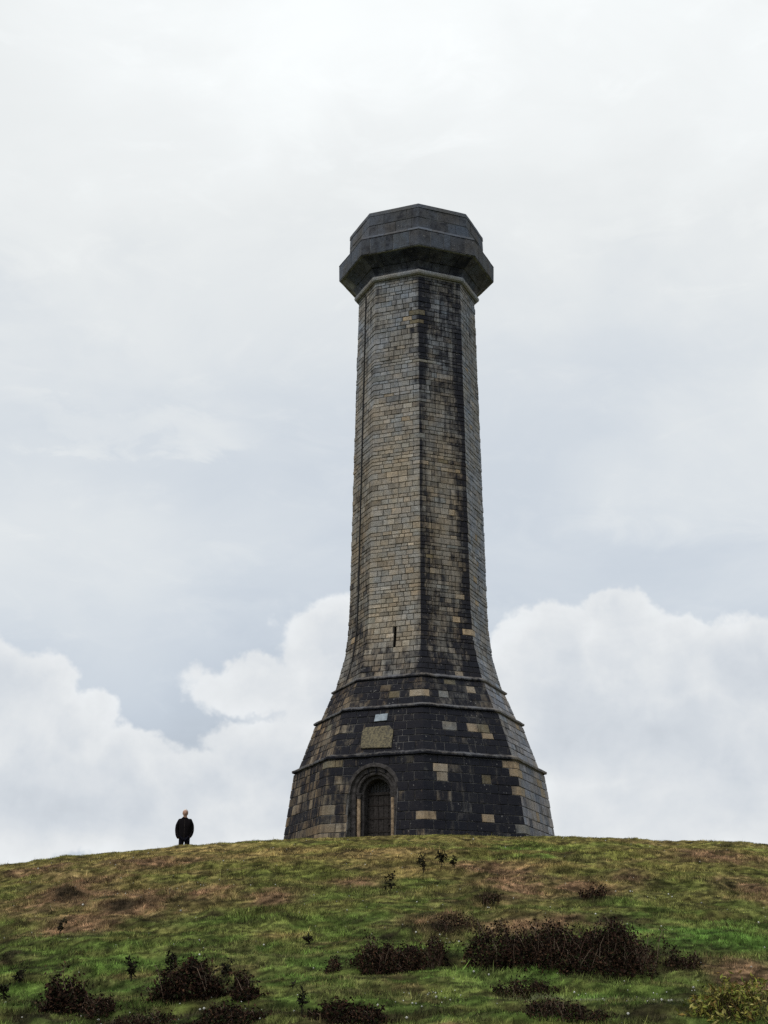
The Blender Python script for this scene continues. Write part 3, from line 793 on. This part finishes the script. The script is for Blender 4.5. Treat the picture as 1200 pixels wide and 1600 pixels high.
# ---- doorway
G0 = 4.3
doorway = sweep_arch('outer_arch', [(DOOR_R0 + .03, 0.02), (DOOR_R0 - .02, 0.0), (.655, 0.0), (.63, 0.025), (.63, .20), (DOOR_R0 + .03, .20)], G0, M_DARKARCH, tower)
sweep_arch('roll_moulding', [(.585 + .055 * math.cos(a), .09 + .055 * math.sin(a)) for a in [i * math.pi / 4 for i in range(8)]], DOOR_SP - .02, M_DARKARCH, doorway, legs=False)
inner = sweep_arch('inner_arch', [(.64, .20), (.455, .20), (.43, .225), (.43, .62), (.64, .62)], G0, M_DARKARCH, tower)
hood = sweep_arch('hood_mould', [(DOOR_R0 - .03, -.10), (DOOR_R0 + .06, -.10), (DOOR_R0 + .09, -.05), (DOOR_R0 + .09, .2), (DOOR_R0 - .03, .2)], G0, M_DARKARCH, tower, legs=False)
def lathe(name, prof, cx, parent, mat, depth):
    v = []; f = []; N = 12
    for (r, z) in prof:
        for i in range(N): a = 2 * math.pi * i / N; v.append(DP(cx + r * math.cos(a), z, depth + r * math.sin(a)))
    for i in range(len(prof) - 1):
        for k in range(N): f.append((i * N + k, i * N + (k + 1) % N, (i + 1) * N + (k + 1) % N, (i + 1) * N + k))
    f.append(tuple(range((len(prof) - 1) * N, len(prof) * N)))
    return mesh(name, local(v), f, mat, parent, smooth=True)
for sx in (-1, 1):
    js = lathe('jamb_shaft', [(.085, G0), (.085, 5.0), (.065, 5.04), (.058, 5.08), (.058, DOOR_SP - .16)], sx * .56, tower, M_PALE, .11)
    lathe('capital', [(.058, DOOR_SP - .16), (.07, DOOR_SP - .15), (.06, DOOR_SP - .13), (.095, DOOR_SP - .03), (.10, DOOR_SP)], sx * .56, js, M_DARKARCH, .11)
def dbox(name, u0, u1, z0, z1, d0, d1, mat, parent, bev=.006):
    v = [DP(u, z, d) for d in (d0 + bev, d1) for u, z in ((u0, z0), (u1, z0), (u1, z1), (u0, z1))]
    v += [DP(u, z, d0) for u, z in ((u0 + bev, z0 + bev), (u1 - bev, z0 + bev), (u1 - bev, z1 - bev), (u0 + bev, z1 - bev))]
    f = [(8, 9, 10, 11), (0, 1, 9, 8), (1, 2, 10, 9), (2, 3, 11, 10), (3, 0, 8, 11), (0, 4, 5, 1), (1, 5, 6, 2), (2, 6, 7, 3), (3, 7, 4, 0), (7, 6, 5, 4)]
    return mesh(name, local(v), f, mat, parent)
gate = dbox('door', -.445, .445, G0, DOOR_SP + .06, .56, .60, M_OAK, tower)
for i in range(5):
    u = -.43 + i * .172; dbox('plank', u + .004, u + .168, G0, DOOR_SP - .03, .535 - .006 * (i % 2), .556, M_OAK, gate)
for z in (4.95, 5.35, 5.75, 6.15): dbox('strap', -.42, .42, z, z + .055, .515, .534, M_IRON, gate)
dbox('door_head', -.44, .44, DOOR_SP - .02, DOOR_SP + .07, .50, .555, M_OAK, gate)
for i in range(8):
    u = -.36 + i * .103; hgt = math.sqrt(max(.01, .43 ** 2 - u * u))
    dbox('grille_bar', u - .011, u + .011, DOOR_SP + .065, DOOR_SP + hgt, .545, .565, M_IRON, gate, .003)
dbox('door_ring', .25, .32, 5.55, 5.62, .50, .534, M_IRON, gate)
tym = cutter_arch(.43, .66, .70, DOOR_SP + .05); tym.name = 'fanlight_backing'; tym.data.name = 'fanlight_backing'
tym.data.transform(Matrix.Translation(-tower_inv)); tym.parent = gate
tym.data.materials.append(plain('dusty_fanlight_board', (.10, .10, .105), .7))

# ---- tablets above the door
def slab(name, prof, pts, thick, mat, label):
    """outline given as photo pixels on the face, laid flat on the battered wall"""
    q = [face_point(x, y, prof) for x, y in pts]
    A = [P(s, z, prof(z), .012) for s, z in q]; B = [P(s, z, prof(z), thick) for s, z in q]
    cs = sum(s for s, z in q) / len(q); cz = sum(z for s, z in q) / len(q)
    B2 = [P(s + (cs - s) * .05, z + (cz - z) * .05, prof(z), thick + .012) for s, z in q]; n = len(q)
    f = [tuple(range(2 * n, 3 * n))] + [(i, (i + 1) % n, n + (i + 1) % n, n + i) for i in range(n)] + [(n + i, n + (i + 1) % n, 2 * n + (i + 1) % n, 2 * n + i) for i in range(n)]
    o = mesh(name, local(A + B + B2), f, mat, tower); bm = bmesh.new(); bm.from_mesh(o.data); bmesh.ops.recalc_face_normals(bm, faces=bm.faces); bm.to_mesh(o.data); bm.free()
    o['label'] = label; return o
slab('stone_tablet', prof_mid, [(564.5, 1170), (612, 1168.5), (615, 1141), (609, 1134), (573, 1137), (567.5, 1143)], .06, M_TABLET, 'lichen covered stone tablet with clipped top corners above the door')
slab('plaque', prof_mid, [(585.5, 1128), (605, 1126), (607, 1115), (588, 1117)], .05, M_PLAQUE, 'small pale blue grey plaque above the stone tablet')

# ------------------------------------------------------------------ man on the crest
def skin_mesh(name, pts, edges, mat, parent, sub=2, root=0):
    me = bpy.data.meshes.new(name); me.from_pydata([p[:3] for p in pts], edges, [])
    o = bpy.data.objects.new(name, me); COL.objects.link(o)
    o.modifiers.new('skin', 'SKIN')
    if not me.skin_vertices: 
        bm = bmesh.new(); bm.from_mesh(me); bm.verts.layers.skin.verify(); bm.to_mesh(me); bm.free()
    for i, p in enumerate(pts):
        sv = me.skin_vertices[0].data[i]; r = p[3]; sv.radius = (r, p[4] if len(p) > 4 else r); sv.use_root = (i == root)
    s = o.modifiers.new('sub', 'SUBSURF'); s.levels = sub; s.render_levels = sub
    dg = bpy.context.evaluated_depsgraph_get(); dg.update()
    m2_ = bpy.data.meshes.new_from_object(o.evaluated_get(dg)); o.modifiers.clear(); o.data = m2_; m2_.name = name; bpy.data.meshes.remove(me)
    m2_.materials.clear(); m2_.materials.append(mat); m2_.polygons.foreach_set('use_smooth', [True] * len(m2_.polygons))
    o.parent = parent
    return o
def person():
    d = ray(290, 1264); py_ = 48.0; px_ = d.x / d.y * py_
    top = EYE + d.z / d.y * py_; g = hz(px_, py_); hgt = top - g
    k = hgt / 1.78
    root = empty('person', (px_, py_, g)); root.scale = (k * .92, k, k); root.rotation_euler.z = R(4)
    tag(root, 'man in dark jacket and trousers standing with hands in pockets left of the tower', 'person')
    skinm = plain('skin', (.36, .22, .165), .6, .12, 30, bump=0); jac = plain('dark_jacket_cloth', (.006, .005, .006), .95, .3, 40); tro = plain('navy_trouser_cloth', (.006, .006, .011), .95, .3, 40)
    shoe = plain('black_leather', (.012, .011, .010), .5); hair = plain('white_hair', (.66, .60, .57), .9, .2, 60)
    # body, facing the camera (-y)
    b = [(0, 0, .96, .135, .10), (0, 0, 1.12, .13, .10), (0, .01, 1.30, .15, .11), (0, .01, 1.43, .11, .085), (0, 0, 1.50, .058, .06), (0, -.01, 1.56, .062, .070),
         (0, -.015, 1.62, .092, .108), (0, -.005, 1.69, .094, .112), (0, .005, 1.745, .064, .08),
         (-.17, .01, 1.40, .055), (-.262, .04, 1.11, .040), (-.24, -.03, .95, .034), (-.18, -.10, .84, .034),
         (.17, .01, 1.40, .055), (.245, .05, 1.11, .040), (.215, -.02, .96, .034), (.165, -.10, .87, .034),
         (-.095, 0, .86, .085), (-.105, -.01, .48, .058), (-.11, .02, .09, .042), (-.12, -.12, .04, .035), (.095, 0, .86, .085), (.105, -.01, .48, .058), (.11, .02, .09, .042), (.12, -.12, .04, .035),
         (0, -.128, 1.63, .014), (-.095, 0, 1.635, .014, .02), (.095, 0, 1.635, .014, .02)]
    e = [(0, 1), (1, 2), (2, 3), (3, 4), (4, 5), (5, 6), (6, 7), (7, 8), (3, 9), (9, 10), (10, 11), (11, 12), (3, 13), (13, 14), (14, 15), (15, 16), (0, 17), (17, 18), (18, 19), (19, 20), (0, 21), (21, 22), (22, 23), (23, 24), (6, 25), (6, 26), (6, 27)]
    skin_mesh('body', b, e, skinm, root)
    j = [(.0, 0, .78, .21, .20), (.0, 0, 1.0, .22, .20), (0, .005, 1.2, .235, .20), (0, .01, 1.36, .19, .165), (0, .01, 1.46, .11, .10), (0, .005, 1.535, .078, .085),
         (-.18, .01, 1.39, .095), (-.245, .03, 1.28, .088), (-.268, .04, 1.10, .078), (-.245, -.03, .95, .070), (-.185, -.10, .84, .060),
         (.18, .01, 1.39, .095), (.235, .03, 1.28, .088), (.248, .05, 1.10, .082), (.218, -.02, .96, .074), (.165, -.10, .87, .064)]
    e = [(0, 1), (1, 2), (2, 3), (3, 4), (4, 5), (3, 6), (6, 7), (7, 8), (8, 9), (9, 10), (3, 11), (11, 12), (12, 13), (13, 14), (14, 15)]
    jk = skin_mesh('jacket', j, e, jac, root)
    zp = mesh('zip', [(-.006, -.19, .82), (.006, -.19, .82), (.006, -.19, 1.2), (-.006, -.19, 1.2), (.006, -.125, 1.42), (-.006, -.125, 1.42)], [(0, 1, 2, 3), (3, 2, 4, 5)], M_IRON, jk)
    t = [(0, 0, .93, .165, .125), (-.095, 0, .84, .105, .11), (-.115, -.01, .50, .082), (-.12, .01, .10, .072), (.095, 0, .84, .105, .11), (.115, -.01, .50, .082), (.12, .01, .10, .072)]
    skin_mesh('trousers', t, [(0, 1), (1, 2), (2, 3), (0, 4), (4, 5), (5, 6)], tro, root)
    for s in (-1, 1):
        skin_mesh('shoe', [(s * .12, .05, .05, .05), (s * .122, -.04, .045, .048), (s * .13, -.15, .035, .036)], [(0, 1), (1, 2)], shoe, root, 1)
    v = []; f = []; N = 14
    for i in range(6):
        ph = R(8 + i * 16.5)
        for q in range(N):
            a = 2 * math.pi * q / N; front = max(0, -math.sin(a)); ph2 = ph * (1 - .42 * front)
            v.append((.099 * math.sin(ph2) * math.cos(a), .012 + .116 * math.sin(ph2) * math.sin(a), 1.66 + .122 * math.cos(ph2)))
    for i in range(5):
        for q in range(N): f.append((i * N + q, (i + 1) * N + q, (i + 1) * N + (q + 1) % N, i * N + (q + 1) % N))
    f.append(tuple(range(N)))
    mesh('hair', v, f, hair, root, smooth=True)
    for s in (-1, 1): mesh('eye', [(s * .03 - .012, -.103, 1.655), (s * .03 + .012, -.103, 1.655), (s * .03, -.106, 1.648), (s * .03, -.104, 1.664)], [(0, 2, 1), (0, 1, 3)], M_IRON, root)
person()

# ------------------------------------------------------------------ scrub
def tubes(paths, rad, sides=3):
    V = []; T = []
    for pts, r0 in paths:
        pts = np.asarray(pts); n = len(pts); b0 = sum(len(q) for q in V)
        ring = []
        for i, p in enumerate(pts):
            r = r0 * (1 - .75 * i / (n - 1))
            for k in range(sides):
                a = 2 * math.pi * k / sides; ring.append(p + np.array([math.cos(a) * r, math.sin(a) * r, 0]))
        V.append(np.array(ring))
        for i in range(n - 1):
            for k in range(sides):
                a = b0 + i * sides + k; b = b0 + i * sides + (k + 1) % sides; T += [(a, b, b + sides), (a, b + sides, a + sides)]
    return np.concatenate(V), np.array(T)
def leaves(pos, size, cols, rng, droop=.3, aspect=.55):
    n = len(pos); d = rng.normal(size=(n, 3)); d[:, 2] -= droop; d /= np.linalg.norm(d, axis=1)[:, None]
    s = np.cross(d, rng.normal(size=(n, 3))); s /= np.linalg.norm(s, axis=1)[:, None]
    L = size * (0.6 + .8 * rng.random(n))[:, None]; nn = np.cross(d, s)
    V = np.stack([pos, pos + d * L * .5 + s * L * aspect * .5 + nn * L * .08, pos + d * L, pos + d * L * .5 - s * L * aspect * .5 + nn * L * .08], 1).reshape(-1, 3)
    i = np.arange(n) * 4; T = np.concatenate([np.stack([i, i + 1, i + 2], 1), np.stack([i, i + 2, i + 3], 1)])
    c = cols[rng.integers(0, len(cols), n)] * (0.6 + .8 * rng.random((n, 1)))
    return V, T, np.repeat(c, 4, 0)
BRAMBLE = np.array([(.016, .009, .007), (.022, .011, .008), (.012, .010, .006), (.055, .030, .018), (.020, .026, .010), (.010, .007, .006), (.030, .016, .010)])
TWIG = np.array([(.08, .045, .032), (.17, .125, .09), (.05, .03, .022)])
def bush(name, label, cat, px0, px1, ytop, ybot, nstem, nleaf, leafcol=BRAMBLE, leaf=.05, seed=1, depth=None, twig=.5, group=None, stemcol=TWIG, lobes=3, droop=.3, aspect=.55):
    rng = np.random.default_rng(seed)
    cx, cy = ground_at((px0 + px1) / 2, ybot); s = F_PX / math.hypot(cy, 2)
    w = (px1 - px0) / s; h = (ybot - ytop) / s; dep = depth or min(w * .6, 1.4); h = max(.15, (h - dep * .17) * (.62 if name == 'low_scrub' else .85))
    cy += dep * .45; g = hz(cx, cy)
    root = empty(name, (cx, cy, g)); tag(root, label, cat, group)
    # uneven dome height over the footprint
    lob = [(rng.normal() * .19 * w, rng.uniform(-.3, .3) * dep, rng.uniform(.05, .15) * w, rng.uniform(.35, 1.25)) for _ in range(lobes * 4)] + [(0, 0, .35 * w, .30)]
    def dome(x, y):
        q = np.zeros_like(x)
        for (lx, ly, lr, lh) in lob: q = np.maximum(q, lh * np.sqrt(np.clip(1 - ((x - lx) / (lr * 1.35)) ** 2 - ((y - ly) / (dep * .5)) ** 2, 0, 1)))
        return q * h
    paths = []; pos = []
    for i in range(nstem):
        ra, rq = rng.uniform(0, 6.283), math.sqrt(rng.random()); bx, by = math.cos(ra) * rq * .42 * w, math.sin(ra) * rq * .42 * dep
        a = rng.uniform(0, 2 * math.pi); ln = rng.uniform(.25, .6) * min(h * 1.4 + .1, .9)
        ex, ey = bx + math.cos(a) * ln, by + math.sin(a) * ln * .7
        dz = float(dome(np.array([(bx + ex) / 2]), np.array([(by + ey) / 2]))[0]); stray = rng.random() < twig
        tz = dz * rng.uniform(.75, 1.0) + (rng.uniform(.10, .55) * h if stray else 0) + .03
        pts = []
        for q in range(6):
            t = q / 5; x = bx + (ex - bx) * t; y = by + (ey - by) * t
            z = tz * math.sin(min(t * 1.25, 1.15) * math.pi / 2) * (1 if not stray else 1)
            pts.append((x + rng.normal() * .012, y + rng.normal() * .012, z + hz(cx + x, cy + y) - g - .02))
        paths.append((pts, rng.uniform(.004, .008)))
        P_ = np.array(pts)
        for q in range(6): pos.append(P_[rng.integers(2, 6)] + rng.normal(size=3) * .022)
    V, T = tubes(paths, .006)
    per = 6 * 3; c = np.repeat(stemcol[rng.integers(0, len(stemcol), nstem)], per, 0)
    tri_mesh('stems', V, T, M_STEM, root, col=c)['kind'] = 'stuff'
    n = nleaf if name != 'low_scrub' else int(nleaf * .6); x = rng.uniform(-.5, .5, n * 3) * w; y = rng.uniform(-.55, .55, n * 3) * dep; dm = dome(x, y); ok = (dm > .04 * h) & ((x / (.47 * w)) ** 2 + (y / (.55 * dep)) ** 2 + .9 * (fbm(x * 5 + seed, y * 5 + 2, 2) - .5) < .95) & (fbm(x * 3.5 + seed * 3, y * 3.5, 3) + .25 * (1 - np.abs(x) / (.5 * w)) > .46)
    x, y, dm = x[ok][:n], y[ok][:n], dm[ok][:n]
    clump = fbm(x * 4 + seed, y * 4 + 5, 3); z = dm * (1 - rng.random(len(x)) ** 1.5 * .97) * (0.30 + 1.3 * clump)
    zz = H(cx + x, cy + y) - g
    A = np.concatenate([np.stack([x, y, z + zz], 1), np.array(pos)])
    V, T, c = leaves(A, leaf, leafcol, rng, droop, aspect)
    tri_mesh('foliage', V, T, M_LEAF, root, col=c)['kind'] = 'stuff'
    return root
bush('bramble_bush', 'largest dark bramble thicket right of centre on the slope', 'bush', 728, 1065, 1456, 1534, 460, 17000, seed=3, lobes=5, leaf=.045, depth=1.5)
bush('bramble_bush', 'dark bramble thicket below the tower, left of the largest thicket', 'bush', 548, 712, 1472, 1524, 240, 6500, seed=4, leaf=.04, depth=1.0)
bush('bramble_bush', 'dark leafy bush nearest the lower left corner', 'bush', 52, 136, 1520, 1582, 90, 3800, seed=5, leaf=.05, depth=.6)
bush('bramble_bush', 'dark twiggy bush between the lower left corner and the bottom centre', 'bush', 222, 358, 1506, 1572, 150, 4600, seed=6, leaf=.05, depth=.8, lobes=4)
bush('bramble_bush', 'small dark bush just right of the twiggy lower left bush', 'bush', 356, 404, 1536, 1572, 50, 1200, seed=7, leaf=.045, depth=.4)
bush('low_scrub', 'low dark scrub spreading right of the lower left corner bush', 'bush', 120, 180, 1562, 1586, 60, 1500, seed=8, leaf=.04, depth=.5)
bush('low_scrub', 'low dark scrub at the bottom edge left of centre', 'bush', 470, 620, 1572, 1606, 90, 3800, seed=9, leaf=.045, depth=.7, lobes=4)
bush('low_scrub', 'low dark scrub at the bottom edge under the twiggy bush', 'bush', 285, 420, 1578, 1608, 80, 3000, seed=10, leaf=.045, depth=.6)
bush('low_scrub', 'low reddish scrub at the foot of the largest bramble thicket', 'bush', 770, 880, 1535, 1558, 70, 2200, seed=12, leaf=.035, depth=.5)
bush('low_scrub', 'small brown scrub patch right of the largest bramble thicket', 'bush', 1035, 1105, 1490, 1522, 60, 1300, seed=13, leaf=.035, depth=.5)
bush('low_scrub', 'small dark scrub tuft in grass left of the middle thicket', 'bush', 505, 535, 1504, 1520, 30, 500, seed=14, leaf=.035, depth=.3)
bush('low_scrub', 'dark scrub mound on the brown patch above the largest thicket', 'bush', 905, 955, 1392, 1412, 40, 700, seed=16, leaf=.045, depth=.6)
bush('low_scrub', 'dark scrub mound at the left of the brown patch below tower', 'bush', 752, 790, 1398, 1416, 40, 600, seed=17, leaf=.045, depth=.6)
bush('low_scrub', 'faint dark scrub just above the gap between the two bramble thickets', 'bush', 668, 765, 1432, 1456, 60, 1000, seed=15, leaf=.035, depth=.6)
bush('low_scrub', 'dark low scrub at the bottom edge right of centre', 'bush', 810, 960, 1582, 1606, 80, 2600, seed=18, leaf=.035, depth=.5, lobes=5)
bush('low_scrub', 'low dark scrub at the bottom edge below the lower left bushes', 'bush', 140, 270, 1584, 1608, 70, 2400, seed=25, leaf=.035, depth=.5, lobes=5)
YG = np.array([(.24, .22, .05), (.18, .20, .04), (.30, .27, .09), (.11, .14, .03), (.15, .10, .03)])
bush('willow_shrub', 'yellow green leafy shrub in the lower right corner', 'shrub', 1088, 1215, 1535, 1602, 120, 900, YG, .075, 20, .7, .15, lobes=4, stemcol=np.array([(.09, .06, .03), (.05, .04, .02)]), droop=-.1, aspect=.34)

def thistle(px, ybase, ytop, label, seed, leafy=1.0):
    rng = np.random.default_rng(seed); x, y = ground_at(px, ybase); g = hz(x, y); h = (ybase - ytop) / (F_PX / y)
    root = empty('thistle', (x, y, g)); tag(root, label, 'thistle', 'dead thistles and docks standing on the slope')
    paths = [([(0, 0, -.03), (.01, 0, h * .4), (.0, .01, h * .75), (.02, 0, h)], .014)]; pos = []
    for i in range(int(9 * leafy)):
        z = h * rng.uniform(.25, .95); a = rng.uniform(0, 6.28); l = h * rng.uniform(.12, .3)
        e = np.array([math.cos(a) * l, math.sin(a) * l, z + l * rng.uniform(.3, 1.1)])
        paths.append(([(0, 0, z), tuple((np.array([0, 0, z]) + e) / 2 + [0, 0, -.01]), tuple(e)], .008)); pos += [e] * 6
        pos += [np.array([0, 0, z])] * 5
    V, T = tubes(paths, .01); tri_mesh('stem', V, T, M_STEM, root, col=np.repeat([(.02, .017, .012)], len(V), 0))
    A = np.array(pos) + rng.normal(size=(len(pos), 3)) * .014
    V, T, c = leaves(A, .075, np.array([(.016, .018, .010), (.024, .020, .012), (.012, .010, .008)]), rng, .1, .4)
    tri_mesh('leaves', V, T, M_LEAF, root, col=c)['kind'] = 'stuff'
thistle(661, 1368, 1341, 'leftmost of the three dark thistles just below the tower', 51)
thistle(690, 1364, 1335, 'tallest thistle, middle of the three just below the tower', 52, 1.5)
thistle(709, 1358, 1344, 'smallest thistle, rightmost of the three just below the tower', 53, .8)
thistle(610, 1398, 1371, 'lone dark thistle lower left of the three thistles', 54, .8)
thistle(482, 1472, 1459, 'tiny dark thistle alone on green slope left of the middle thicket', 55, .6)
thistle(93, 1458, 1440, 'small dark thistle stem on the brown patch at far left', 56, .6)
thistle(204, 1536, 1508, 'dark dock stalk between the two lower left bushes', 57, 1.2)
thistle(265, 1532, 1503, 'dark dock stalk behind the twiggy lower left bush', 58, 1.2)
thistle(352, 1530, 1503, 'tall dark stalk at the right end of the twiggy lower left bush', 59, 1.2)
thistle(470, 1598, 1560, 'bare twig standing at the bottom edge left of the low scrub', 60, .6)
thistle(30, 1535, 1518, 'small green brown plant at the far left edge above the corner bush', 61, .8)
thistle(5, 1560, 1535, 'dark stalk cut by the left edge of the picture', 62, .8)

# white flower heads and pale stones in the turf
def specks():
    rng = np.random.default_rng(77); n = 420
    y = 18 + 27 * rng.random(n); x = (rng.random(n) * 2 - 1) * (0.27 * y + 1)
    cl = [ground_at(*p) for p in [(700, 1566), (690, 1562), (215, 1590), (640, 1460), (730, 1470), (210, 1400), (300, 1390), (960, 1562), (1040, 1556), (420, 1585)]]
    for (a, b) in cl:
        k = 9; x = np.append(x, a + rng.normal(size=k) * .4); y = np.append(y, b + rng.normal(size=k) * .4)
    # a litter of chippings at the foot of the wall
    for q in range(150):
        s = rng.uniform(-1.9, 1.9); p = P(s, 0, 4.52, rng.uniform(.02, .22)); x = np.append(x, p[0]); y = np.append(y, p[1])
    n = len(x); z = H(x, y) + .035; r = .007 + .012 * rng.random(n) ** 3; r[-150:] *= 2.2
    o = np.array([(1, 0, 0), (0, 1, 0), (-1, 0, 0), (0, -1, 0), (0, 0, .8), (0, 0, -2.2)])
    a = rng.random(n) * 6.28; ca, sa = np.cos(a), np.sin(a)
    V = np.empty((n, 6, 3))
    for i, (ox, oy, oz) in enumerate(o):
        V[:, i, 0] = x + (ox * ca - oy * sa) * r * (1 + .4 * rng.random(n)); V[:, i, 1] = y + (ox * sa + oy * ca) * r; V[:, i, 2] = z + oz * r
    f = np.array([(0, 1, 4), (1, 2, 4), (2, 3, 4), (3, 0, 4), (1, 0, 5), (2, 1, 5), (3, 2, 5), (0, 3, 5)])
    T = (np.arange(n)[:, None, None] * 6 + f[None]).reshape(-1, 3)
    c = np.repeat(np.array([(.55, .55, .50)]) * (.5 + .6 * rng.random((n, 1))), 6, 0)
    tag(tri_mesh('chippings', V.reshape(-1, 3), T, tone_material('chalk_white', .9), col=c), 'pale chippings and flower heads scattered in the turf', 'chippings', kind='stuff')
specks()
